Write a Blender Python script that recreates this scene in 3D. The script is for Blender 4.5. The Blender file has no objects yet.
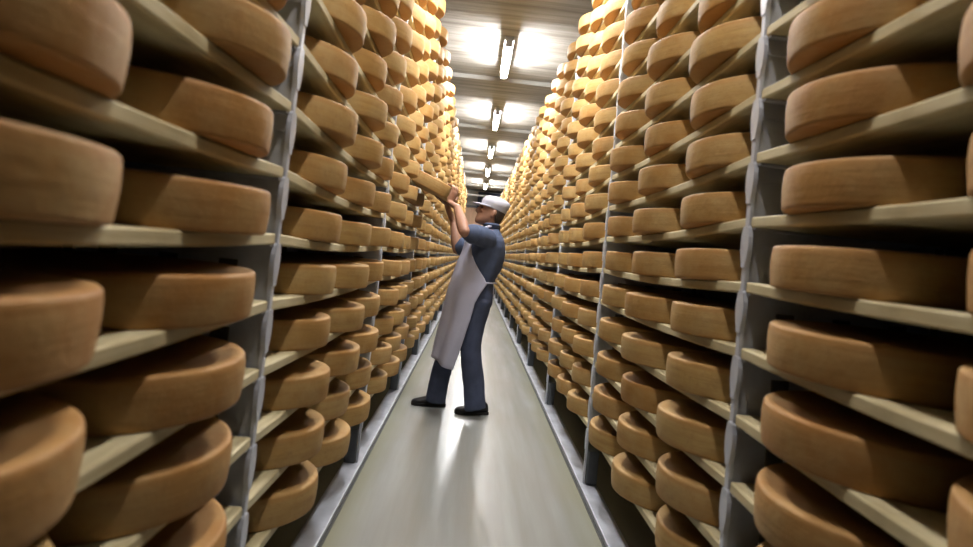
import bpy, bmesh, math, random
from mathutils import Vector, Matrix, noise
random.seed(7)
S = bpy.context.scene
COL = S.collection
PI = math.pi

# ------------------------------------------------------------------ camera
FPX = 612.6
CAMZ = 1.25
ROLL = 0.1024
PITCH = 0.0523
YAWC = 0.0315
PP = (496.6, 224.9)
cam = bpy.data.cameras.new('camera')
camo = bpy.data.objects.new('camera', cam); COL.objects.link(camo)
cam.sensor_fit = 'HORIZONTAL'; cam.sensor_width = 36
cam.lens = FPX / 973 * 36
cam.shift_x = (486.5 - PP[0]) / 973
cam.shift_y = (PP[1] - 273.5) / 973
cam.clip_start = 0.02; cam.clip_end = 200
CM = Matrix.Translation((0, 0, CAMZ)) @ Matrix.Rotation(-YAWC, 4, 'Z') @ Matrix.Rotation(PI / 2 + PITCH, 4, 'X') @ Matrix.Rotation(ROLL, 4, 'Z')
camo.matrix_world = CM
cam.dof.use_dof = True
cam.dof.focus_distance = 4.6
cam.dof.aperture_fstop = 2.4
S.camera = camo
CMI = CM.inverted()

def proj(p):
    q = CMI @ Vector(p)
    return (PP[0] + FPX * q.x / -q.z, PP[1] - FPX * q.y / -q.z)

def ray(px, py):
    return (CM.to_3x3() @ Vector(((px - PP[0]) / FPX, -(py - PP[1]) / FPX, -1)))

def P(px, py, D):
    d = ray(px, py)
    return Vector((0, 0, CAMZ)) + d * (D / d.y)

def F(px, py):
    d = ray(px, py)
    return Vector((0, 0, CAMZ)) + d * (-CAMZ / d.z)

# ------------------------------------------------------------------ helpers
def link(name, me, mat=None, parent=None):
    o = bpy.data.objects.new(name, me); COL.objects.link(o)
    if mat and not me.materials: me.materials.append(mat)
    if parent: o.parent = parent
    return o

def mesh_of(bm, name, smooth=True, mat=None):
    bmesh.ops.recalc_face_normals(bm, faces=bm.faces[:])
    me = bpy.data.meshes.new(name); bm.to_mesh(me); bm.free()
    if smooth is not None:
        for p in me.polygons: p.use_smooth = bool(smooth)
    if mat: me.materials.append(mat)
    return me

def obj(name, bm, mat, parent=None, smooth=False):
    return link(name, mesh_of(bm, name, smooth), mat, parent)

def empty(name, loc=(0, 0, 0)):
    o = bpy.data.objects.new(name, None); COL.objects.link(o); o.location = loc
    o.empty_display_size = 0.1
    return o

def tag(o, label, cat, group=None, kind=None):
    o['label'] = label; o['category'] = cat
    if group: o['group'] = group
    if kind: o['kind'] = kind
    return o

def struct(o, label=None):
    o['kind'] = 'structure'
    if label: o['label'] = label; o['category'] = o.name.split('_')[0]
    return o

def box(bm, x0, x1, y0, y1, z0, z1, bev=0):
    r = bmesh.ops.create_cube(bm, size=1)
    vs = r['verts']
    for v in vs:
        v.co = Vector(((x0 + x1) / 2 + v.co.x * (x1 - x0), (y0 + y1) / 2 + v.co.y * (y1 - y0), (z0 + z1) / 2 + v.co.z * (z1 - z0)))
    if bev:
        es = list({e for v in vs for e in v.link_edges})
        bmesh.ops.bevel(bm, geom=es, offset=bev, segments=2, affect='EDGES', profile=.6)

def ring_surface(bm, rings, cap=True, closed=True):
    rows = [[bm.verts.new(c) for c in r] for r in rings]
    n = len(rows[0])
    for a, b in zip(rows, rows[1:]):
        for i in range(n if closed else n - 1):
            j = (i + 1) % n
            bm.faces.new((a[i], a[j], b[j], b[i]))
    if cap and closed:
        bm.faces.new(rows[0]); bm.faces.new(rows[-1])
    return rows

def ell(c, A, B, n=20, sq=2.0):
    out = []
    for i in range(n):
        t = 2 * PI * i / n
        ct, st = math.cos(t), math.sin(t)
        k = 2 / sq
        out.append(c + A * math.copysign(abs(ct) ** k, ct) + B * math.copysign(abs(st) ** k, st))
    return out

def resample(pts, step=0.02):
    """pts: list of (Vector, r1, r2); smooth Catmull-Rom resampling"""
    out = []
    n = len(pts)
    for i in range(n - 1):
        p = [pts[max(0, i - 1)], pts[i], pts[i + 1], pts[min(n - 1, i + 2)]]
        L = (p[2][0] - p[1][0]).length
        k = max(2, int(L / step))
        for q in range(k):
            t = q / k
            def cr(a, b, c, d):
                return 0.5 * ((2 * b) + (c - a) * t + (2 * a - 5 * b + 4 * c - d) * t * t + (3 * b - a - 3 * c + d) * t ** 3)
            out.append((cr(*[w[0] for w in p]), max(.001, cr(*[w[1] for w in p])), max(.001, cr(*[w[2] for w in p]))))
    out.append(pts[-1])
    return out

def tube(bm, pts, n=14, side=None, step=0.02, round_ends=True):
    """pts: (center, r_along_side, r_other)"""
    pts = [(Vector(p[0]), p[1], p[2] if len(p) > 2 else p[1]) for p in pts]
    pts = resample(pts, step)
    m = len(pts)
    rings = []
    for i in range(m):
        t = (pts[min(m - 1, i + 1)][0] - pts[max(0, i - 1)][0]).normalized()
        s = Vector(side) if side is not None else (Vector((0, 1, 0)) if abs(t.y) < .9 else Vector((1, 0, 0)))
        s = (s - t * s.dot(t)).normalized()
        o = t.cross(s)
        c, a, b = pts[i]
        if round_ends and i == 0:
            for f, g in ((.95, .35), (.7, .72)):
                rings.append(ell(c - t * min(a, b) * f, s * a * g, o * b * g, n))
        rings.append(ell(c, s * a, o * b, n))
        if round_ends and i == m - 1:
            for f, g in ((.7, .72), (.95, .35)):
                rings.append(ell(c + t * min(a, b) * f, s * a * g, o * b * g, n))
    ring_surface(bm, rings)

def blob(bm, c, ax, ay, az, M=None):
    r = bmesh.ops.create_uvsphere(bm, u_segments=16, v_segments=10, radius=1)
    for v in r['verts']:
        q = Vector((v.co.x * ax, v.co.y * ay, v.co.z * az))
        if M is not None: q = M @ q
        v.co = Vector(c) + q

def remeshed(bm, name, voxel, smooth_it=4, wr=None):
    """voxel-union the closed pieces of bm into one continuous skin"""
    bmesh.ops.recalc_face_normals(bm, faces=bm.faces[:])
    me = bpy.data.meshes.new(name + '_src'); bm.to_mesh(me); bm.free()
    o = bpy.data.objects.new('tmp', me); COL.objects.link(o)
    m = o.modifiers.new('r', 'REMESH'); m.mode = 'VOXEL'; m.voxel_size = voxel
    if smooth_it:
        s = o.modifiers.new('s', 'SMOOTH'); s.iterations = smooth_it; s.factor = .5
    dg = bpy.context.evaluated_depsgraph_get()
    dg.update()
    res = bpy.data.meshes.new_from_object(o.evaluated_get(dg))
    res.name = name
    bpy.data.objects.remove(o); bpy.data.meshes.remove(me)
    if wr:
        amp, sc = wr
        res.update()
        cos = [(v.co.copy(), v.normal.copy()) for v in res.vertices]
        for v, (c, nn) in zip(res.vertices, cos):
            q = Vector((c.x * sc[0], c.y * sc[1], c.z * sc[2]))
            v.co = c + nn * amp * (noise.noise(q) + .5 * noise.noise(q * 2.1 + Vector((3, 1, 7))))
    for p in res.polygons: p.use_smooth = True
    return res

# ------------------------------------------------------------------ materials
def newmat(name):
    m = bpy.data.materials.new(name); m.use_nodes = True
    nt = m.node_tree
    b = nt.nodes['Principled BSDF']
    return m, nt, b

def N(nt, typ, **kw):
    n = nt.nodes.new(typ)
    for k, v in kw.items():
        if k.startswith('i_'): n.inputs[k[2:].replace('_', ' ')].default_value = v
        else: setattr(n, k, v)
    return n

def ramp(nt, fac, stops):
    r = nt.nodes.new('ShaderNodeValToRGB')
    el = r.color_ramp.elements
    while len(el) < len(stops): el.new(.5)
    for e, (p, c) in zip(el, stops):
        e.position = p; e.color = (*c, 1)
    nt.links.new(fac, r.inputs[0])
    return r.outputs[0]

def mixc(nt, fac, a, b, mode='MIX'):
    m = nt.nodes.new('ShaderNodeMix'); m.data_type = 'RGBA'; m.blend_type = mode
    for s, v in ((m.inputs[0], fac), (m.inputs[6], a), (m.inputs[7], b)):
        if hasattr(v, 'is_output'): nt.links.new(v, s)
        else: s.default_value = v if not isinstance(v, tuple) else (*v, 1)
    return m.outputs[2]

def coords(nt, scale=(1, 1, 1), kind='Object'):
    tc = nt.nodes.new('ShaderNodeTexCoord')
    mp = nt.nodes.new('ShaderNodeMapping'); mp.inputs['Scale'].default_value = scale
    nt.links.new(tc.outputs[kind], mp.inputs[0])
    return mp.outputs[0]

def noisetex(nt, vec, scale, detail=4, rough=.55):
    n = nt.nodes.new('ShaderNodeTexNoise')
    n.inputs['Scale'].default_value = scale; n.inputs['Detail'].default_value = detail; n.inputs['Roughness'].default_value = rough
    nt.links.new(vec, n.inputs['Vector'])
    return n.outputs['Fac']

def bump(nt, b, h, strength, dist=.01):
    n = nt.nodes.new('ShaderNodeBump'); n.inputs['Strength'].default_value = strength; n.inputs['Distance'].default_value = dist
    nt.links.new(h, n.inputs['Height']); nt.links.new(n.outputs[0], b.inputs['Normal'])

def simple(name, col, rough=.6, var=.12, scale=20, metal=0, bmp=0, sc=(1, 1, 1), spec=.5):
    m, nt, b = newmat(name)
    v = noisetex(nt, coords(nt, sc), scale)
    c = ramp(nt, v, [(.25, tuple(x * (1 - var) for x in col)), (.75, tuple(min(1, x * (1 + var)) for x in col))])
    nt.links.new(c, b.inputs['Base Color'])
    b.inputs['Roughness'].default_value = rough; b.inputs['Metallic'].default_value = metal
    b.inputs['Specular IOR Level'].default_value = spec
    if bmp: bump(nt, b, v, bmp)
    return m

def cheese_mat(name, island, pal=((0.471, 0.251, 0.072), (0.524, 0.312, 0.103), (0.562, 0.361, 0.125), (0.494, 0.266, 0.084), (0.578, 0.395, 0.152))):
    m, nt, b = newmat(name)
    if island:
        g = nt.nodes.new('ShaderNodeNewGeometry'); rnd = g.outputs['Random Per Island']
        vec = coords(nt, (1, 1, 1))
    else:
        oi = nt.nodes.new('ShaderNodeObjectInfo'); rnd = oi.outputs['Random']
        tc = nt.nodes.new('ShaderNodeTexCoord')
        ad = nt.nodes.new('ShaderNodeVectorMath'); ad.operation = 'ADD'
        sc = nt.nodes.new('ShaderNodeMath'); sc.operation = 'MULTIPLY'; sc.inputs[1].default_value = 37
        nt.links.new(rnd, sc.inputs[0])
        nt.links.new(tc.outputs['Object'], ad.inputs[0]); nt.links.new(sc.outputs[0], ad.inputs[1])
        vec = ad.outputs[0]
    base = ramp(nt, rnd, list(zip((0, .25, .6, .85, 1), pal)))
    # faint stacked washing bands round the rind
    mp = nt.nodes.new('ShaderNodeMapping'); mp.inputs['Scale'].default_value = (4, 4, 60)
    nt.links.new(vec, mp.inputs[0])
    bands = noisetex(nt, mp.outputs[0], 1.0, 3, .6)
    c1 = mixc(nt, ramp(nt, bands, [(.35, (.0, .0, .0)), (.68, (.55, .55, .55))]), base, (0.395, 0.198, 0.061))
    blot = noisetex(nt, vec, 7, 6, .62)
    c2 = mixc(nt, ramp(nt, blot, [(.40, (0, 0, 0)), (.68, (.6, .6, .6))]), c1, (0.593, 0.426, 0.198))
    spk = noisetex(nt, vec, 45, 4, .6)
    c3 = mixc(nt, ramp(nt, spk, [(.55, (0, 0, 0)), (.8, (.3, .3, .3))]), c2, (.24, .10, .035))
    if not island:
        # the rind is washed a deeper orange along its two edges
        tz = nt.nodes.new('ShaderNodeTexCoord'); sz = nt.nodes.new('ShaderNodeSeparateXYZ'); nt.links.new(tz.outputs['Object'], sz.inputs[0])
        q = nt.nodes.new('ShaderNodeMath'); q.operation = 'MULTIPLY_ADD'; q.inputs[1].default_value = .02
        nt.links.new(blot, q.inputs[0]); nt.links.new(sz.outputs[2], q.inputs[2])
        ed = ramp(nt, q.outputs[0], [(.012, (.35, .35, .35)), (.03, (0, 0, 0)), (.088, (0, 0, 0)), (.097, (.45, .45, .45)), (.110, (.2, .2, .2))])
        c3 = mixc(nt, ed, c3, (0.502, 0.228, 0.065))
    nt.links.new(c3, b.inputs['Base Color'])
    b.inputs['Roughness'].default_value = .62
    b.inputs['Specular IOR Level'].default_value = .3
    if not island:
        h = nt.nodes.new('ShaderNodeMath'); h.operation = 'ADD'
        nt.links.new(spk, h.inputs[0]); nt.links.new(bands, h.inputs[1])
        bump(nt, b, h.outputs[0], .35, .004)
    return m

M_CHEESE = cheese_mat('cheese_rind', False)
M_CHEESE_ORANGE = cheese_mat('cheese_rind_orange', False, ((0.456, 0.220, 0.065), (0.502, 0.258, 0.080), (0.532, 0.293, 0.095), (0.471, 0.236, 0.068), (0.547, 0.319, 0.114)))  # redder, slightly darker rind palette for the nearest bay
M_CHEESE_FAR = cheese_mat('cheese_rind_far', True)

def wood_mat():
    m, nt, b = newmat('spruce_board')
    oi = nt.nodes.new('ShaderNodeObjectInfo')
    v = coords(nt, (14, 1.1, 22))
    ad = nt.nodes.new('ShaderNodeVectorMath'); ad.operation = 'ADD'
    nt.links.new(v, ad.inputs[0]); nt.links.new(oi.outputs['Location'], ad.inputs[1])
    g = noisetex(nt, ad.outputs[0], 3, 5, .6)
    c = ramp(nt, g, [(.25, (0.544, 0.432, 0.224)), (.55, (0.704, 0.600, 0.360)), (.8, (0.744, 0.672, 0.448))])
    st = noisetex(nt, coords(nt, (3, 3, 3)), 2.5, 4)
    c = mixc(nt, ramp(nt, st, [(.55, (0, 0, 0)), (.8, (.5, .5, .5))]), c, (.36, .28, .15))
    nt.links.new(c, b.inputs['Base Color']); b.inputs['Roughness'].default_value = .7
    bump(nt, b, g, .2, .003)
    return m
M_WOOD = wood_mat()

M_STEEL = simple('galvanised_steel', (0.663, 0.680, 0.748), .42, .18, 9, .1, .1, (1, 1, 1))
M_SHEET = simple('shaded_steel_sheet', (.10, .095, .085), .6, .25, 7, .1, .15)  # darker copy of the post steel, shade inside the rack put into its colour
M_FOOT = simple('dark_steel', (.13, .14, .15), .55, .2, 12, .3)
M_RAIL = simple('worn_rail', (0.527, 0.535, 0.578), .42, .25, 6, .2, .15)

def concrete(name, ca, cb, cc, sc, rough, bmp):
    m, nt, b = newmat(name)
    a = noisetex(nt, coords(nt, sc), 1, 8, .62)
    d = noisetex(nt, coords(nt, (1, 1, 1)), 1.3, 5)
    c = ramp(nt, a, [(.3, ca), (.52, cb), (.72, cc)])
    c = mixc(nt, ramp(nt, d, [(.45, (0, 0, 0)), (.75, (.5, .5, .5))]), c, ca)
    nt.links.new(c, b.inputs['Base Color']); b.inputs['Roughness'].default_value = rough
    bump(nt, b, a, bmp, .02)
    return m
M_CEIL = concrete('board_marked_concrete', (0.156, 0.144, 0.125), (0.281, 0.269, 0.242), (0.367, 0.359, 0.339), (.7, 11, 4), .85, .5)
M_WALL = concrete('rough_concrete', (.16, .15, .13), (.22, .21, .19), (.28, .27, .25), (2, 2, 2), .9, .2)

def floor_mat():
    m, nt, b = newmat('painted_floor')
    a = noisetex(nt, coords(nt, (7, .45, 1)), 1.1, 5, .55)
    d = noisetex(nt, coords(nt, (1.6, .6, 1)), 1.5, 3, .5)
    c = ramp(nt, a, [(.3, (0.311, 0.315, 0.277)), (.5, (0.361, 0.365, 0.336)), (.7, (0.420, 0.428, 0.403))])
    c = mixc(nt, ramp(nt, d, [(.35, (0, 0, 0)), (.7, (.45, .45, .45))]), c, (0.336, 0.302, 0.260))
    # old yellowish paint kept along both kerbs, where nobody walks
    tc = nt.nodes.new('ShaderNodeTexCoord'); sx = nt.nodes.new('ShaderNodeSeparateXYZ')
    nt.links.new(tc.outputs['Object'], sx.inputs[0])
    k = nt.nodes.new('ShaderNodeMath'); k.operation = 'SUBTRACT'; k.inputs[1].default_value = .11
    nt.links.new(sx.outputs[0], k.inputs[0])
    ab = nt.nodes.new('ShaderNodeMath'); ab.operation = 'ABSOLUTE'; nt.links.new(k.outputs[0], ab.inputs[0])
    w = nt.nodes.new('ShaderNodeMath'); w.operation = 'MULTIPLY_ADD'; w.inputs[1].default_value = .16
    nt.links.new(d, w.inputs[0]); nt.links.new(ab.outputs[0], w.inputs[2])
    ed = ramp(nt, w.outputs[0], [(.54, (0, 0, 0)), (.70, (.55, .55, .55))])
    c = mixc(nt, ed, c, (0.302, 0.286, 0.151))
    nt.links.new(c, b.inputs['Base Color'])
    b.inputs['Roughness'].default_value = .27
    bump(nt, b, a, .03, .01)
    return m
M_FLOOR = floor_mat()

def emis(name, col, s):
    m, nt, b = newmat(name)
    b.inputs['Base Color'].default_value = (*col, 1)
    b.inputs['Emission Color'].default_value = (*col, 1); b.inputs['Emission Strength'].default_value = s
    return m
LAMP = 225.0
M_TUBE = emis('lit_diffuser', (.985, .985, 1), LAMP)
M_TUBE_DIM = emis('dimmed_lit_diffuser', (1, .96, .92), LAMP * .46)  # nearest lamp dimmed on purpose, so the foreground darkens like lens vignetting
M_HOUSING = simple('lamp_housing', (.42, .42, .41), .5, .08, 8)

# ------------------------------------------------------------------ layout numbers
PITCHZ = .18
KMIN, KMAX = -5, 11
BAY = 1.86
Y0 = 1.68                        # first pair of posts
NB = 12                          # bays in the aisle (bay 0 ends at Y0)
XF = {'left': -.530, 'right': .748}
SGN = {'left': -1, 'right': 1}
R_W, H_W, OVER = .265, .099, .068
BT = .03                         # board thickness
SAG = .016
DEPTH = .56
ENDY = Y0 + BAY * (NB - 1) + 1.2
CEILZ = CAMZ + 2.46
RIBZ = CAMZ + 2.40

def bay_start(n): return Y0 + BAY * (n - 1)
def lvl(k): return 1.238 + k * PITCHZ
def sag(t): return -SAG * 4 * t * (1 - t)

# ------------------------------------------------------------------ setting
XL, XR = XF['left'] - .80, XF['right'] + .80
YB = -2.2
bm = bmesh.new(); box(bm, XL - .1, XR + .1, YB - .1, ENDY + .1, -.12, 0)
struct(obj('floor', bm, M_FLOOR))
bm = bmesh.new(); box(bm, XL - .1, XR + .1, YB - .1, ENDY + .1, CEILZ, CEILZ + .15)
y = 5.05 - 3.25 * 3
while y < ENDY:
    a, b_ = max(YB, y), min(ENDY, y + 1.0)
    if b_ > a: box(bm, XL, XR, a, b_, RIBZ, CEILZ + .01, .012)
    y += 3.25
struct(obj('ceiling', bm, M_CEIL))
for nm, x0, x1 in (('wall_left', XL - .1, XL), ('wall_right', XR, XR + .1)):
    bm = bmesh.new(); box(bm, x0, x1, YB - .1, ENDY + .1, -.0, CEILZ)
    struct(obj(nm, bm, M_WALL))
bm = bmesh.new(); box(bm, XL, XR, YB - .1, YB, 0, CEILZ); struct(obj('wall_near', bm, M_WALL))
bm = bmesh.new(); box(bm, XL, XR, ENDY, ENDY + .1, 0, CEILZ); struct(obj('wall_far', bm, simple('far_wall_plaster', (.50, .47, .42), .8, .1, 3)))

# timber door in the far wall
M_DOOR = simple('door_timber', (.88, .55, .34), .55, .15, 3, 0, .1, (6, 1, .6))
dr = empty('door_1', (.11, ENDY, 0)); struct(dr)
bm = bmesh.new()
box(bm, -.62, -.02, -.05, -.002, .02, 3.02, .006); o = obj('door_leaf', bm, M_DOOR, dr)
bm = bmesh.new()
box(bm, .02, .62, -.05, -.002, .02, 3.02, .006); o = obj('door_leaf', bm, M_DOOR, dr)
bm = bmesh.new()
box(bm, -.72, -.64, -.06, -.002, 0, 3.12, .005); box(bm, .64, .72, -.06, -.002, 0, 3.12, .005); box(bm, -.64, .64, -.06, -.002, 3.03, 3.12, .005)
obj('door_frame', bm, M_FOOT, dr)

# air cooler and pipe under the ceiling at the far end
ac = tag(empty('air_cooler', (.42, ENDY - .26, 3.05)), 'dark blue grey air cooler box under ceiling at far end of aisle', 'air cooler')
bm = bmesh.new(); box(bm, -.5, .5, -.2, .255, 0, .57, .02); obj('casing', bm, simple('cooler_paint', (.06, .075, .11), .8, spec=.1), ac)
for q in (-.4, .4):
    bm = bmesh.new(); box(bm, q - .015, q + .015, -.015, .015, .569, CEILZ - 3.05 - .0005); obj('hanger', bm, M_HOUSING, ac)
bm = bmesh.new()
for i in range(9): box(bm, -.36, .36, -.225, -.205, .06 + i * .05, .085 + i * .05)
obj('grille', bm, simple('cooler_grille', (.16, .18, .22), .5), ac)
bm = bmesh.new(); tube(bm, [((XF['left'] - .1, 0, 0), .03), ((.1, 0, 0), .03), ((XF['right'] + .1, 0, 0), .03)], 12, step=.3)
po = obj('pipe', bm, simple('pipe_white', (.8, .8, .78), .5), None, True); po.location = (0, Y0 + BAY * (NB - 1), lvl(KMAX) + .16 + .0305)
tag(po, 'thin white pipe crossing the aisle below the ceiling at far end', 'pipe')

# ------------------------------------------------------------------ lamps
def make_lamp():
    t = empty('ceiling_light')
    bm = bmesh.new(); box(bm, -.052, .052, -.62, .62, .0, .045, .006); obj('housing', bm, M_HOUSING, t)
    bm = bmesh.new()
    ring_surface(bm, [ell(Vector((0, yy, -.034)), Vector((.036, 0, 0)), Vector((0, 0, .032)), 14) for yy in (-.585, .585)])
    obj('diffuser', bm, M_TUBE, t)
    for s in (-1, 1):
        bm = bmesh.new(); box(bm, -.04, .04, s * .602 - .016, s * .602 + .016, -.07, 0, .006); obj('end_cap', bm, M_HOUSING, t)
    return t
def dup(o, parent=None):
    c = o.copy(); COL.objects.link(c)
    if parent: c.parent = parent
    for ch in list(o.children): dup(ch, c)
    return c
LAMPS = [(1.35, 'fluorescent ceiling light above the near bays, outside the photo'), (4.25, 'fluorescent ceiling light just above the top edge of the photo'),
         (7.25, 'lit fluorescent ceiling light nearest the camera, largest of the row'),
         (10.5, 'second lit fluorescent ceiling light down the aisle'),
         (13.75, 'third lit fluorescent ceiling light down the aisle'),
         (17.0, 'fourth lit fluorescent ceiling light down the aisle'),
         (20.5, 'lit fluorescent ceiling light farthest down the aisle, smallest of the row')]
lamp0 = make_lamp()
for i, (yy, lb) in enumerate(LAMPS):
    t = lamp0 if i == 0 else dup(lamp0)
    t.location = (.14, yy - .12, RIBZ - .055)
    tag(t, lb, 'ceiling light', 'fluorescent ceiling lights along the aisle')
dim = [c for c in lamp0.children if c.name.startswith('diffuser')][0]  # diffuser of the nearest lamp gets the dimmed emission
dim.data = dim.data.copy(); dim.data.materials[0] = M_TUBE_DIM
# hanger rods hold each lamp to the slab
for t in [o for o in COL.objects if o.name.startswith('ceiling_light')]:
    bm = bmesh.new()
    for s in (-.4, .4): box(bm, -.012, .012, s - .012, s + .012, .05, CEILZ - RIBZ + .054)
    obj('hanger', bm, M_HOUSING, t)

# ------------------------------------------------------------------ racks
def upright_mesh(sg):
    """front strip, rear strip and the pressed sheet between; local origin at front face on the floor, depth runs along +x*sg"""
    bm = bmesh.new()
    top = lvl(KMAX) + .16
    def bx(x0, x1, y0, y1, z0, z1, bev=0):
        a, b = sorted((x0 * sg, x1 * sg)); box(bm, a, b, y0, y1, z0, z1, bev)
    bx(0, .012, -.0115, .0115, .022, top, .002)
    bx(DEPTH - .03, DEPTH, -.0115, .0115, .0, top, .002)
    n0 = len(bm.faces)
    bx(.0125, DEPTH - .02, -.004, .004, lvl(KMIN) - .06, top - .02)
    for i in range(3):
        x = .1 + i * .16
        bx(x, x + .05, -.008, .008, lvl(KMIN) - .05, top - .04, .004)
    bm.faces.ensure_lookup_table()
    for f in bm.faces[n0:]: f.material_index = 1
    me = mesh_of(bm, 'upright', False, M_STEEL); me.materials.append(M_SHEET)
    return me
def bracket_geo(bm, sg, z):
    # scalloped front plate below the board plus a ledge on each side
    zt = z - BT / 2
    prof = [(.0118, -.112), (.0135, -.098), (.019, -.082), (.0225, -.064), (.0235, -.045), (.0225, -.026), (.018, -.010), (.0165, -.002), (.0118, .004)]
    rows = []
    for x in (-.003, .010):
        rows.append([Vector((x * sg, w, zt + h)) for w, h in prof] + [Vector((x * sg, -w, zt + h)) for w, h in reversed(prof)])
    ring_surface(bm, rows)
    a, b = sorted((.0095 * sg, (DEPTH - .03) * sg)); box(bm, a, b, -.036, .036, zt - .007, zt - .0015)
    box(bm, a, b, -.0125, .0125, zt - .05, zt - .006)
def foot_mesh(sg, x0, x1, z0):
    bm = bmesh.new()
    a, b = sorted((x0 * sg, x1 * sg)); box(bm, a, b, -.03, .03, z0, .21, .006)
    return mesh_of(bm, 'foot', False, M_FOOT)
PLACE = ['at the near end of the nearest bay', 'between the nearest and second bays', 'between the second and third bays', 'between the third and fourth bays',
         'between the fourth and fifth bays', 'between the fifth and sixth bays', 'between the sixth and seventh bays', 'between the seventh and eighth bays',
         'between the eighth and ninth bays', 'between the ninth and tenth bays', 'between the tenth and eleventh bays', 'between the eleventh and last bays', 'at the far end of the last bay']
for side in ('left', 'right'):
    sg = SGN[side]
    up_me = upright_mesh(sg); ft_me = foot_mesh(sg, .014, .076, .0222); fr_me = foot_mesh(sg, DEPTH - .07, DEPTH + .01, 0)
    br_me = []
    for k in range(KMIN, KMAX + 1):
        bm = bmesh.new(); bracket_geo(bm, sg, lvl(k)); br_me.append(mesh_of(bm, 'bracket', False, M_STEEL))
    for n in range(0, NB):
        root = empty('rack_upright', (XF[side], Y0 + BAY * n, 0))
        tag(root, 'grey steel upright of the %s rack %s' % (side, PLACE[n + 1]), 'rack upright', 'steel uprights of the %s rack' % side)
        link('post', up_me, None, root)
        f = link('foot', ft_me, None, root); f['label'] = 'dark steel foot'
        f = link('foot', fr_me, None, root); f['label'] = 'dark steel foot'
        for me in br_me: link('bracket', me, None, root)
    bm = bmesh.new()
    a, b = sorted((XF[side] - .02 * sg, XF[side] + .078 * sg))
    box(bm, a, b, YB + .1, ENDY - .02, 0, .022, .003)
    r = obj('floor_rail', bm, M_RAIL)
    tag(r, 'pale worn metal rail on the floor along the foot of the %s rack' % side, 'rail')

# dark seal between rail and walkway
for i, side in enumerate(('left', 'right')):
    sg = SGN[side]
    bm = bmesh.new()
    a, b = sorted((XF[side] - .034 * sg, XF[side] - .021 * sg))
    box(bm, a, b, YB + .1, ENDY - .02, 0, .004)
    struct(obj('trim_%d' % (i + 1), bm, simple('dark_joint_%d' % i, (.045, .045, .04), .7)))

# ------------------------------------------------------------------ boards and cheese wheels
ORD = ['zeroth', 'first', 'second', 'third', 'fourth', 'fifth', 'sixth', 'seventh', 'eighth', 'ninth', 'tenth', 'eleventh',
       'twelfth', 'thirteenth', 'fourteenth', 'fifteenth', 'sixteenth', 'seventeenth', 'eighteenth']
BAYW = ['nearest bay', 'second bay', 'third bay', 'fourth bay', 'fifth bay', 'sixth bay', 'seventh bay', 'eighth bay', 'ninth bay', 'tenth bay',
        'eleventh bay', 'last bay']
COLW = ['nearest', 'middle', 'farthest']

def wheel_mesh(name, seg, prof, seed):
    bm = bmesh.new()
    rows = []
    for r, z in prof:
        rows.append([Vector(((r * (1 + .006 * noise.noise(Vector((math.cos(2 * PI * i / seg) * 1.5, math.sin(2 * PI * i / seg) * 1.5, seed * 7 + z * 9))))) * math.cos(2 * PI * i / seg),
                             (r * (1 + .006 * noise.noise(Vector((math.cos(2 * PI * i / seg) * 1.5, math.sin(2 * PI * i / seg) * 1.5, seed * 7 + z * 9))))) * math.sin(2 * PI * i / seg), z)) for i in range(seg)])
    ring_surface(bm, rows)
    return bm
PROF = [(.03, .0005), (.15, .0), (.250, .0), (.2555, .0008), (.2583, .0028), (.2596, .006), (.2602, .010), (.2618, .030), (.2630, .050), (.2630, .065), (.2622, .080), (.2612, .0885),
        (.2606, .0922), (.2592, .0955), (.2562, .0978), (.251, .0986), (.240, .0982), (.15, .0965), (.03, .096)]
PROF_LOW = [(.03, .0), (.248, .0), (.2545, .005), (.2605, .030), (.2632, .060), (.2605, .090), (.255, .0975), (.245, .0985), (.20, .0975), (.03, .096)]
WM = [mesh_of(wheel_mesh('w', 72, PROF, s), 'round_cheese', True, M_CHEESE) for s in range(4)]

WMR = []
for me_ in WM:
    c_ = me_.copy(); c_.materials[0] = M_CHEESE_ORANGE; WMR.append(c_)
def on_screen(pts, m=4):
    xs, ys = zip(*pts)
    return max(xs) > m and min(xs) < 973 - m and max(ys) > m and min(ys) < 547 - m

COLY = {('left', 1): (.47, 1.03, 1.57), ('left', 2): (.39, .95, 1.51), ('left', 0): (.345, .90, 1.485)}
wheels = []
for side in ('left', 'right'):
    sg = SGN[side]
    xc = XF[side] - sg * OVER + sg * R_W
    for n in range(NB):
        for c in range(3):
            for k in range(KMIN, KMAX + 1):
                rj = random.Random(hash((side == 'left', n, c, k)) & 0xffff)
                yy = bay_start(n) + COLY.get((side, n), (.350, .93, 1.51))[c] + rj.uniform(-.018, .018)
                x = xc + rj.uniform(-.014, .016)
                t = (yy - bay_start(n)) / BAY
                z = lvl(k) + BT / 2 + sag(t) + .001
                tilt = math.atan(-SAG * 4 * (1 - 2 * t) / BAY)
                if side == 'left' and n == 2 and c == 2 and k == 3: continue      # the slot being filled by the man
                if side == 'left' and n == 2 and c == 2 and k in (4,) : pass
                vis = False; area = 0
                if yy > .35:
                    a = math.radians(40)
                    pts = []
                    for (dx, dy) in ((-sg * R_W, 0), (-sg * R_W * math.cos(a), R_W * math.sin(a)), (-sg * R_W * math.cos(a), -R_W * math.sin(a))):
                        for dz in (.005, .094):
                            if yy + dy > .25: pts.append(proj((x + dx, yy + dy, z + dz)))
                    vis = on_screen(pts)
                    xs, ys = zip(*pts)
                    area = (min(max(xs), 973) - max(min(xs), 0)) * (min(max(ys), 547) - max(min(ys), 0)) if vis else 0
                wheels.append(dict(side=side, n=n, c=c, k=k, loc=(x, yy, z), tilt=tilt, rz=rj.uniform(0, 6.28), m=rj.randrange(4), vis=vis, area=area,
                                   sy=proj((x - sg * R_W, yy, z + .05))[1] if yy > .3 else 9999))
cols = {}
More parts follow.
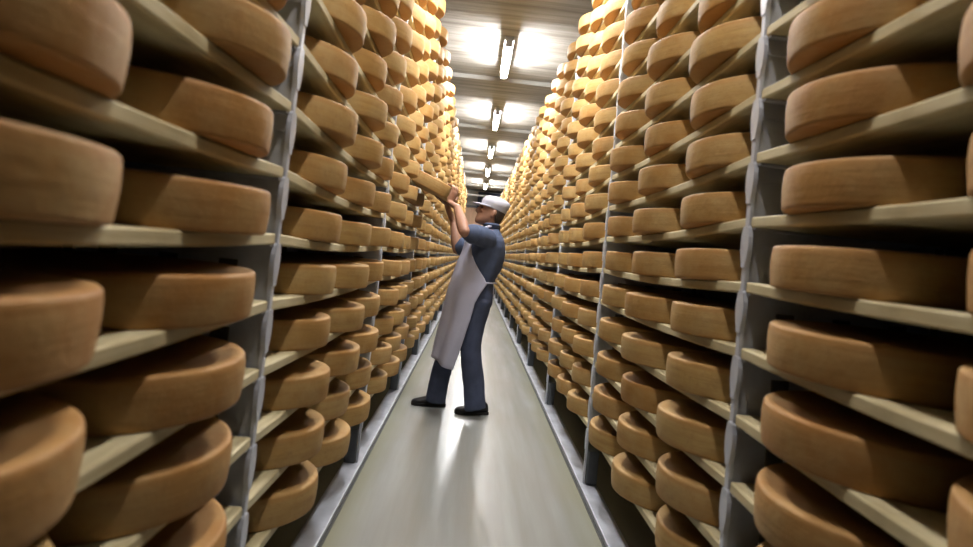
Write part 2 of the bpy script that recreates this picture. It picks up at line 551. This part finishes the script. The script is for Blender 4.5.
for w in wheels:
    if w['vis']: cols.setdefault((w['side'], w['n'], w['c']), []).append(w)
for lst in cols.values():
    lst.sort(key=lambda w: w['sy'])
    for i, w in enumerate(lst): w['row'] = i + 1; w['rows'] = len(lst)
ranked = sorted([w for w in wheels if w['vis']], key=lambda w: -w['area'])
chosen = ranked[:299]
chosen_ids = {id(w) for w in chosen}
for w in chosen:
    o = link('round_cheese', (WMR if w['n'] == 0 else WM)[w['m']])
    o.location = w['loc']; o.rotation_euler = (w['tilt'], 0, w['rz'])
    o.rotation_mode = 'XYZ'
    o.matrix_world = Matrix.Translation(w['loc']) @ Matrix.Rotation(w['tilt'], 4, 'X') @ Matrix.Rotation(w['rz'], 4, 'Z')
    row = ORD[w['row']] + ' row from top' if w['row'] < w['rows'] else 'lowest visible row'
    if w['row'] == 1: row = 'topmost visible row'
    tag(o, 'cheese wheel on %s rack, %s, %s column, %s' % (w['side'], BAYW[w['n']], COLW[w['c']], row), 'cheese',
        'ripening cheese wheels on the %s rack' % w['side'])
src = bpy.data.meshes.new('wl'); b0 = wheel_mesh('w', 28, PROF_LOW, 1); bmesh.ops.recalc_face_normals(b0, faces=b0.faces[:]); b0.to_mesh(src); b0.free()
sv = [v.co.copy() for v in src.vertices]; sp = [tuple(p.vertices) for p in src.polygons]
V, Fc = [], []
for w in wheels:
    if id(w) in chosen_ids: continue
    if w['n'] == 0 and w['c'] == 0: continue          # beside the camera, out of the photo
    M = Matrix.Translation(w['loc']) @ Matrix.Rotation(w['tilt'], 4, 'X') @ Matrix.Rotation(w['rz'], 4, 'Z')
    b_ = len(V)
    V += [M @ c for c in sv]; Fc += [tuple(i + b_ for i in p) for p in sp]
me = bpy.data.meshes.new('cheese_wheels'); me.from_pydata(V, [], Fc); me.materials.append(M_CHEESE_FAR)
for p in me.polygons: p.use_smooth = True
st = link('distant_cheese', me)
tag(st, 'distant rows of cheese wheels filling both racks towards the far end', 'cheese', None, 'stuff')

def board_bm(seg=12):
    bm = bmesh.new()
    L = BAY - .036
    sec = [(.004, -BT / 2), (.0, -BT / 2 + .004), (.0, BT / 2 - .004), (.004, BT / 2), (DEPTH - .035, BT / 2), (DEPTH - .035, -BT / 2)]
    rings = []
    for i in range(seg + 1):
        t = i / seg
        yy = .018 + L * t
        rings.append([Vector((x, yy, z + sag(yy / BAY))) for x, z in sec])
    ring_surface(bm, rings)
    return bm
def side_mesh(sg):
    bm = board_bm()
    if sg < 0:
        for v in bm.verts: v.co.x *= -1
    return mesh_of(bm, 'shelf_board', False, M_WOOD)
BMESH = {'left': side_mesh(-1), 'right': side_mesh(1)}
boards = []
for side in ('left', 'right'):
    for n in range(NB):
        for k in range(KMIN, KMAX + 1):
            pts = []
            for q in range(5):
                yy = bay_start(n) + BAY * (q + .1) / 4.3
                if yy < .5: continue
                pts.append(proj((XF[side], yy, lvl(k))))
            vis = on_screen(pts, 2)
            area = 1 / (bay_start(n) + 1) if vis else 0
            boards.append(dict(side=side, n=n, k=k, vis=vis, area=area, sy=pts[len(pts) // 2][1]))
cols = {}
for b_ in boards:
    if b_['vis']: cols.setdefault((b_['side'], b_['n']), []).append(b_)
for lst in cols.values():
    lst.sort(key=lambda w: w['sy'])
    for i, w in enumerate(lst): w['row'] = i + 1; w['rows'] = len(lst)
chosen_b = sorted([b_ for b_ in boards if b_['vis']], key=lambda b_: -b_['area'])[:270]
ids = {id(b_) for b_ in chosen_b}
rest_v, rest_f = [], []
for b_ in boards:
    me = BMESH[b_['side']]
    loc = Vector((XF[b_['side']] + .004 * SGN[b_['side']], bay_start(b_['n']), lvl(b_['k'])))
    if id(b_) in ids:
        o = link('shelf_board', me); o.location = loc
        row = ORD[b_['row']] + ' visible from the top' if 1 < b_['row'] < b_['rows'] else ('topmost one visible' if b_['row'] == 1 else 'lowest one visible')
        tag(o, 'pale wooden shelf board on %s rack, %s, %s' % (b_['side'], BAYW[b_['n']], row), 'shelf board', 'shelf boards of the %s rack' % b_['side'])
    else:
        q = len(rest_v)
        rest_v += [v.co + loc for v in me.vertices]; rest_f += [tuple(i + q for i in p.vertices) for p in me.polygons]
me = bpy.data.meshes.new('shelf_boards'); me.from_pydata(rest_v, [], rest_f); me.materials.append(M_WOOD)
tag(link('distant_shelving', me), 'distant pale shelf boards of both racks towards the far end', 'shelf board', None, 'stuff')

# the wheel being lifted into the empty slot
hw = link('round_cheese', WM[1])
HT = math.radians(21.5)
HC = Vector((-.420, 4.93, 1.778))
HM = Matrix.Translation(HC) @ Matrix.Rotation(HT, 4, 'Y')
hw.matrix_world = HM @ Matrix.Translation((0, 0, -.0495)) @ Matrix.Rotation(1.2, 4, 'Z')
tag(hw, 'tilted cheese wheel held up by the man, half pushed into the left rack', 'cheese')

# ------------------------------------------------------------------ the man
M_SKIN = simple('skin', (0.400, 0.204, 0.128), .5, .10, 30, 0, .05)
M_SHIRT = simple('slate_blue_cotton', (0.076, 0.100, 0.172), .85, .22, 12, 0, .25)
M_TROU = simple('navy_trousers', (0.068, 0.084, 0.144), .85, .22, 10, 0, .25)
M_APRON = simple('pale_lilac_apron', (0.608, 0.600, 0.736), .45, .06, 5, 0, .1)
M_CAP = simple('white_cap', (0.672, 0.664, 0.736), .8, .05, 14, 0, .1)
M_SHOE = simple('black_leather', (.012, .011, .012), .4, .2, 20)
M_SOLE = simple('black_rubber', (.02, .019, .018), .8, .2, 20)
M_HAIR = simple('dark_hair', (.045, .03, .022), .7, .3, 60, 0, .3, (1, 1, 4))
M_EYE = simple('eye', (.03, .02, .018), .3, .1, 20)
MD = 4.84
man = empty('person', F(470, 413))
tag(man, 'man in white cap, slate blue shirt and long pale apron lifting a cheese wheel', 'person')
def child(name, me, mat, parent=man):
    o = link(name, me, mat)
    o.parent = parent
    if parent is man: o.matrix_parent_inverse = Matrix.Translation(-man.location)
    return o
YAW = math.radians(8)
fwd = Vector((-math.cos(YAW), -math.sin(YAW), 0))
sid = Vector((math.sin(YAW), -math.cos(YAW), 0))     # his left, towards the camera
UP = Vector((0, 0, 1))

# head frame: tilted back, looking up at the shelf
HP = math.radians(16)
hf = (fwd * math.cos(HP) + UP * math.sin(HP)).normalized()
hu = (UP * math.cos(HP) - fwd * math.sin(HP)).normalized()
hs = sid
hc = P(491.2, 213.0, MD)
def H(f, s, u): return hc + hf * f + hs * s + hu * u

def skin_body():
    bm = bmesh.new()
    rr = [(-.116, .062, .022, .020), (-.108, .058, .040, .034), (-.09, .045, .060, .049), (-.065, .026, .077, .060), (-.035, .010, .090, .067), (0, .002, .097, .072),
          (.035, -.002, .100, .075), (.065, -.008, .094, .071), (.09, -.012, .075, .057), (.106, -.013, .045, .035), (.112, -.013, .015, .012)]
    ring_surface(bm, [ell(H(f, 0, u), hf * a, hs * b, 24) for u, f, a, b in rr])
    # brow, nose, lips, chin, ears
    tube(bm, [(H(.088, .038, .030), .012), (H(.096, 0, .027), .012), (H(.088, -.038, .030), .012)], 10)
    tube(bm, [(H(.095, 0, .020), .009), (H(.112, 0, -.012), .012), (H(.114, 0, -.024), .015), (H(.098, 0, -.030), .013)], 10, side=hs, step=.008)
    tube(bm, [(H(.085, .022, -.056), .006), (H(.097, 0, -.054), .008), (H(.085, -.022, -.056), .006)], 8, step=.008)
    tube(bm, [(H(.083, .020, -.066), .006), (H(.095, 0, -.066), .008), (H(.083, -.020, -.066), .006)], 8, step=.008)
    blob(bm, H(.082, 0, -.097), .018, .020, .016)
    for s in (-1, 1):
        blob(bm, H(.075, s * .040, -.012), .016, .016, .014)
        tube(bm, [(H(-.012, s * .076, .018), .010, .016), (H(-.014, s * .080, 0), .009, .019), (H(-.006, s * .075, -.030), .007, .011)], 10, side=hs, step=.01)
    # neck and trunk (under the clothes)
    tube(bm, [(H(-.018, 0, -.03), .058), (H(-.022, 0, -.085), .056), (P(491.5, 228, MD), .060), (P(489.5, 236, MD), .085, .075)], 18, side=sid)
    tube(bm, [(P(489, 237, MD), .13, .075), (P(486, 250, MD), .155, .10), (P(480, 270, MD), .145, .105), (P(474, 292, MD), .145, .11), (P(474, 303, MD), .13, .10)], 20, side=sid)
    for D, pts in ((4.75, ((477, 305, .085), (471, 346, .062), (474.5, 403, .042))), (4.93, ((468, 305, .085), (448, 348, .060), (437, 396, .042)))):
        tube(bm, [(P(a, b, D), r) for a, b, r in pts], 14)
    # arms: shoulder, elbow, wrist
    ns, ne, nw = P(487, 238.5, 4.67), P(464.5, 231.5, 4.50), P(457.2, 207.5, 4.70)
    fs, fe, fw = P(484, 239, 5.02), P(457.5, 249, 5.02), P(453.6, 222, 5.07)
    for a, e, w in ((ns, ne, nw), (fs, fe, fw)):
        tube(bm, [(a, .060), (a.lerp(e, .5), .052), (e, .043)], 14)
        tube(bm, [(e, .043), (e.lerp(w, .3), .046), (e.lerp(w, .7), .036), (w, .028, .031)], 14)
    # wheel frame: rim point at its lower right end
    hx = HM.to_3x3() @ Vector((1, 0, 0)); hz = HM.to_3x3() @ Vector((0, 0, 1)); hy = Vector((0, 1, 0))
    def Wp(ang, r, z):   # ang measured from the outer end, negative = camera side
        return HC + hx * r * math.cos(ang) + hy * r * math.sin(ang) + hz * z
    # near hand: palm on the rim, fingers closing over the top face
    a0 = math.radians(-38)
    def near(s, out, z):  # s along the rim (metres), out from rim
        return Wp(a0 + s / .265, .265 + out, z)
    tube(bm, [(nw, .031, .026), (near(0, .030, -.062), .036, .022), (near(.0, .022, -.02), .042, .017), (near(0, .019, .018), .043, .015)], 14, side=near(.05, 0, 0) - near(-.05, 0, 0), step=.012)
    for i, (s, L) in enumerate(((-.032, .88), (-.011, 1.0), (.011, .95), (.032, .75))):
        tube(bm, [(near(s, .018, .012), .0095), (near(s * 1.05, .014, .05), .0095), (near(s * 1.05, -.012 * L, .0625), .0088), (near(s * 1.05, -.045 * L, .059), .0078), (near(s, -.060 * L, .0575), .0068)], 8, step=.008)
    tube(bm, [(near(.030, .022, -.045), .012), (near(.060, .016, -.03), .0115), (near(.078, .011, -.012), .010), (near(.088, .0095, .004), .0085)], 8, step=.008)
    # far hand: palm under the wheel, fingers along the underside
    a1 = math.radians(34)
    def under(s, r, z): return Wp(a1 + s / .23, r, z)
    tube(bm, [(fw, .031, .027), (under(0, .262, -.098), .034, .022), (under(0, .232, -.071), .042, .015), (under(0, .195, -.068), .043, .014)], 14, side=under(.05, .23, 0) - under(-.05, .23, 0), step=.012)
    for i, (s, L) in enumerate(((-.032, .75), (-.011, .95), (.011, 1.0), (.032, .88))):
        tube(bm, [(under(s, .200, -.067), .0095), (under(s * 1.1, .160, -.064), .0092), (under(s * 1.15, .160 - .035 * L, -.0605), .0085), (under(s * 1.15, .160 - .055 * L, -.0585), .007)], 8, step=.008)
    tube(bm, [(under(-.030, .245, -.080), .012), (under(-.062, .248, -.066), .0115), (under(-.080, .262, -.048), .010), (under(-.088, .272, -.028), .0085)], 8, step=.008)
    return remeshed(bm, 'body', .0058, 3), (ns, ne, nw, fs, fe, fw)
body_me, ARM = skin_body()
child('body', body_me, M_SKIN)
ns, ne, nw, fs, fe, fw = ARM
for s in (-1, 1):
    bm = bmesh.new(); blob(bm, H(.0885, s * .036, .012), .009, .011, .006)
    child('eye', mesh_of(bm, 'eye', True), M_EYE)

# hair: short, showing below the cap at the back
bm = bmesh.new()
rings = []
for u, f, a, b in ((-.066, -.040, .040, .050), (-.05, -.026, .066, .064), (-.02, -.012, .088, .073), (.02, -.006, .100, .078), (.05, -.008, .098, .076)):
    r = []
    for i in range(25):
        t = math.radians(100) + math.radians(160) * i / 24 if True else 0
        r.append(H(f + a * math.cos(t), b * math.sin(t), u))
    rings.append(r)
ring_surface(bm, rings, cap=False, closed=False)
hm = mesh_of(bm, 'hair', True)
ho = child('hair', hm, M_HAIR)
m = ho.modifiers.new('thick', 'SOLIDIFY'); m.thickness = .008; m.offset = 0

# cap: crown, band and a short peak
bm = bmesh.new()
rr = [(.030, -.004, .106, .0835), (.034, -.004, .108, .0855), (.060, -.006, .109, .086), (.064, -.006, .111, .088), (.085, -.010, .112, .089), (.108, -.016, .106, .083), (.124, -.022, .088, .068), (.132, -.026, .05, .04), (.134, -.026, .012, .01)]
ring_surface(bm, [ell(H(f, 0, u), hf * a, hs * b, 32) for u, f, a, b in rr])
capo = child('cap', mesh_of(bm, 'cap', True), M_CAP)
bm = bmesh.new()
rings = []
for layer in (0, 1):
    pass
top, bot = [], []
n = 16
for i in range(n + 1):
    t = -math.radians(72) + math.radians(144) * i / n
    inn = H(-.004 + .104 * math.cos(t), .082 * math.sin(t), .036)
    ext = .068 * math.cos(t * 1.18) ** .7 if abs(t * 1.18) < PI / 2 else 0
    outp = H(-.004 + (.104 + ext) * math.cos(t * .97), (.082 + ext * .35) * math.sin(t), .036 - ext * .20)
    midp = inn.lerp(outp, .5) + hu * .004
    top.append([inn, midp, outp])
ring_surface(bm, [[r[j] for r in top] for j in range(3)], cap=False, closed=False)
pk = child('peak', mesh_of(bm, 'peak', True), M_CAP, capo)
m = pk.modifiers.new('thick', 'SOLIDIFY'); m.thickness = .006; m.offset = 0

# shirt
bm = bmesh.new()
rows = [(227.5, 492, .058, .064), (230, 491.2, .066, .075), (232.5, 490, .085, .125), (236, 489, .108, .185), (240, 488.3, .122, .208), (247, 487.5, .135, .205), (257, 485.7, .142, .192),
        (267, 482.2, .145, .185), (276, 478, .142, .180), (284, 475, .140, .178), (289, 474, .140, .178)]
ring_surface(bm, [ell(P(x, y_, MD), fwd * a, sid * b, 32, 2.3) for y_, x, a, b in rows])
tube(bm, [(ns.lerp(ne, -.12), .082), (ns.lerp(ne, .25), .083, .080), (ns.lerp(ne, .5), .077), (ns.lerp(ne, .68), .070)], 18, round_ends=False)
tube(bm, [(fs.lerp(fe, -.12), .082), (fs.lerp(fe, .3), .080), (fs.lerp(fe, .5), .074), (fs.lerp(fe, .76), .066)], 18, round_ends=False)
shirt = child('shirt', remeshed(bm, 'shirt', .008, 5, (.010, (9, 9, 6))), M_SHIRT)
for a, e, t in ((ns, ne, .66), (fs, fe, .74)):       # rolled cuffs
    bm = bmesh.new()
    d = (e - a).normalized(); c = a.lerp(e, t)
    tube(bm, [(c - d * .018, .072), (c, .076), (c + d * .018, .071)], 20, step=.01)
    child('cuff', mesh_of(bm, 'cuff', True), M_SHIRT, shirt)
bm = bmesh.new()   # collar stand
rings = []
for h, g in ((-.012, 1.1), (.010, 1.0), (.026, 1.02), (.010, 1.14)):
    rings.append(ell(P(491.6, 227, MD) + UP * h + fwd * h * .2, fwd * .062 * g, sid * .068 * g, 24))
ring_surface(bm, rings, cap=False)
co = child('collar', mesh_of(bm, 'collar', True), M_SHIRT, shirt)
m = co.modifiers.new('thick', 'SOLIDIFY'); m.thickness = .006; m.offset = 0

# trousers
bm = bmesh.new()
rows = [(281, 475.3, .140, .176), (287, 474.5, .146, .182), (294, 474, .150, .186), (302, 473.5, .146, .184), (309, 473, .12, .165), (313, 472.5, .08, .12)]
ring_surface(bm, [ell(P(x, y_, MD), fwd * a, sid * b, 28, 2.3) for y_, x, a, b in rows])
near_leg = [(477, 300, .112, 4.755), (474.5, 318, .100, 4.75), (471.5, 335, .088, 4.745), (470.5, 349, .082, 4.745), (472.2, 370, .083, 4.76), (473.8, 388, .083, 4.77), (475.2, 409, .081, 4.77)]
far_leg = [(468, 300, .110, 4.93), (460, 322, .098, 4.935), (449, 347, .084, 4.93), (443, 366, .078, 4.92), (438.5, 384, .077, 4.91), (435.4, 401.5, .077, 4.91)]
for lg in (near_leg, far_leg):
    tube(bm, [(P(a, b, D), r * .92, r) for a, b, r, D in lg], 18, side=(0, 1, 0), round_ends=False)
child('trousers', remeshed(bm, 'trousers', .008, 4, (.009, (10, 10, 5))), M_TROU)

# shoes
def shoe(heel, toe, D_name):
    heel = Vector((heel.x, heel.y, 0)); toe = Vector((toe.x, toe.y, 0))
    d = (toe - heel); L = d.length; d.normalize(); s = Vector((-d.y, d.x, 0))
    bm = bmesh.new()
    secs = [(.0, .026, .050, .045), (.03, .034, .085, .05), (.12, .039, .105, .06), (.25, .041, .110, .07), (.38, .041, .098, .07), (.52, .044, .080, .06), (.68, .049, .062, .05), (.82, .048, .052, .045), (.93, .038, .044, .04), (.985, .022, .034, .03), (1.0, .010, .026, .02)]
    rings = []
    for t, w, h, k in secs:
        c = heel + d * (L * t)
        r = []
        for i in range(16):
            a = 2 * PI * i / 16
            x = math.cos(a); zz = math.sin(a)
            r.append(c + s * (w * math.copysign(abs(x) ** .8, x)) + UP * (.016 + (h - .016) * (.5 + .5 * math.copysign(abs(zz) ** .7, zz))))
        rings.append(r)
    ring_surface(bm, rings)
    o = child('shoe', mesh_of(bm, 'shoe', True), M_SHOE)
    bm = bmesh.new()
    lo, hi = [], []
    prof = [(t, w + .004) for t, w, h, k in secs]
    loop = [heel + d * (L * t * 1.015 - .004) + s * w for t, w in prof] + [heel + d * (L * t * 1.015 - .004) - s * w for t, w in reversed(prof)]
    rings = [[p + UP * .001 for p in loop], [p + UP * .022 for p in loop]]
    ring_surface(bm, rings)
    child('sole', mesh_of(bm, 'sole', False), M_SOLE, o)
shoe(F(487, 414.0), F(454.5, 413.2), 'near')
shoe(F(444.6, 405.8), F(411, 404.3), 'far')

# apron: one hanging sheet, narrow bib, wide round the hips, falling in folds
rowsA = [  # y, axis x, front x, near edge x, half width in depth, drop of the near edge (px)
    (242.5, 488, 465.5, 472.5, .205, 0), (249, 487.2, 463.6, 471.5, .222, 0), (256, 485.8, 461.2, 471.8, .218, 0), (263, 483.2, 458.0, 475, .212, 0), (270, 480.6, 455.2, 479.5, .208, 0),
    (277, 477.6, 452.6, 484.5, .206, 0), (282, 475.6, 450.8, 487.0, .206, 0), (290, 474.5, 448.6, 481.0, .212, 0), (300, 473.5, 446.3, 475.0, .216, 1), (315, 471, 442.9, 470.6, .213, 2),
    (330, 466.5, 439.4, 465.0, .204, 3), (345, 461.5, 436.0, 459.4, .194, 5), (358, 457.5, 433.0, 453.5, .182, 8.5)]
bm = bmesh.new()
rings = []
nseg = 48
full = []
for i in range(len(rowsA) - 1):
    for q in range(4):
        t = q / 4
        full.append(tuple(a + (b - a) * t for a, b in zip(rowsA[i], rowsA[i + 1])))
full.append(rowsA[-1])
PXM = FPX / MD
for ri, (yf, xc, xf, xn, b_, drop) in enumerate(full):
    c = P(xc, yf, MD)
    a_ = (xc - xf) / PXM
    fz = ri / len(full)
    # angle at which the near edge shows at xn
    best = min((abs(proj(c + fwd * a_ * math.cos(q * .01) + sid * b_ * math.sin(q * .01))[0] - xn), q * .01) for q in range(20, 240))[1]
    r = []
    for j in range(nseg + 1):
        u = 1 - 2 * j / nseg           # 1 near edge, -1 far edge
        ph = best * u
        fold = min(1, max(0, (fz - .4) / .35)) * .012 * math.sin(ph * 7.5 + 1.2 * fz + .8 * noise.noise(Vector((u * 2, fz * 3, 1)))) + .005 * noise.noise(Vector((u * 3, fz * 6, 5)))
        v = c + fwd * (a_ + fold) * math.cos(ph) + sid * (b_ + fold) * math.sin(ph)
        v -= UP * (drop / PXM) * max(0, math.sin(ph)) ** 1.5
        r.append(v)
    rings.append(r)
ring_surface(bm, rings, cap=False, closed=False)
ap = child('apron', mesh_of(bm, 'apron', True), M_APRON)
m = ap.modifiers.new('thick', 'SOLIDIFY'); m.thickness = .004; m.offset = 0
bm = bmesh.new()
pts = []
cW = P(476.2, 281, MD)
for i in range(13):
    t = math.radians(-100) + math.radians(200) * i / 12
    pts.append((cW - fwd * .148 * math.cos(t) - sid * .192 * math.sin(t) * -1, .006, .012))
tube(bm, pts, 8, side=UP, step=.03)
tube(bm, [(P(491.5, 283, 4.82), .012), (P(493, 286, 4.80), .008), (P(493.2, 292, 4.80), .007), (P(492.3, 298, 4.80), .006)], 8, step=.01)
tube(bm, [(P(491.5, 283, 4.82), .010), (P(491.6, 288, 4.83), .007), (P(490.7, 294, 4.83), .006)], 8, step=.01)
child('apron_string', mesh_of(bm, 'apron_string', True), M_APRON, ap)
bm = bmesh.new()
tube(bm, [(P(470, 242.5, 4.745), .005, .010), (P(478, 232, 4.735), .005, .010), (P(489, 226.5, 4.755), .005, .010), (P(497.5, 228, MD), .005, .010), (P(489, 226.5, 4.925), .005, .010), (P(470, 242.5, 4.935), .005, .010)], 8, step=.02)
child('neck_strap', mesh_of(bm, 'neck_strap', True), M_APRON, ap)

# ------------------------------------------------------------------ world and view
w = bpy.data.worlds.new('world'); S.world = w; w.use_nodes = True
w.node_tree.nodes['Background'].inputs[0].default_value = (.5, .55, .6, 1)
w.node_tree.nodes['Background'].inputs[1].default_value = 0.0
vs = S.view_settings
vs.view_transform = 'Standard'; vs.look = 'None'; vs.gamma = 1; vs.use_curve_mapping = False
vs.exposure = 0.40
S.cycles.max_bounces = 8
S.cycles.diffuse_bounces = 1
S.cycles.use_denoising = True
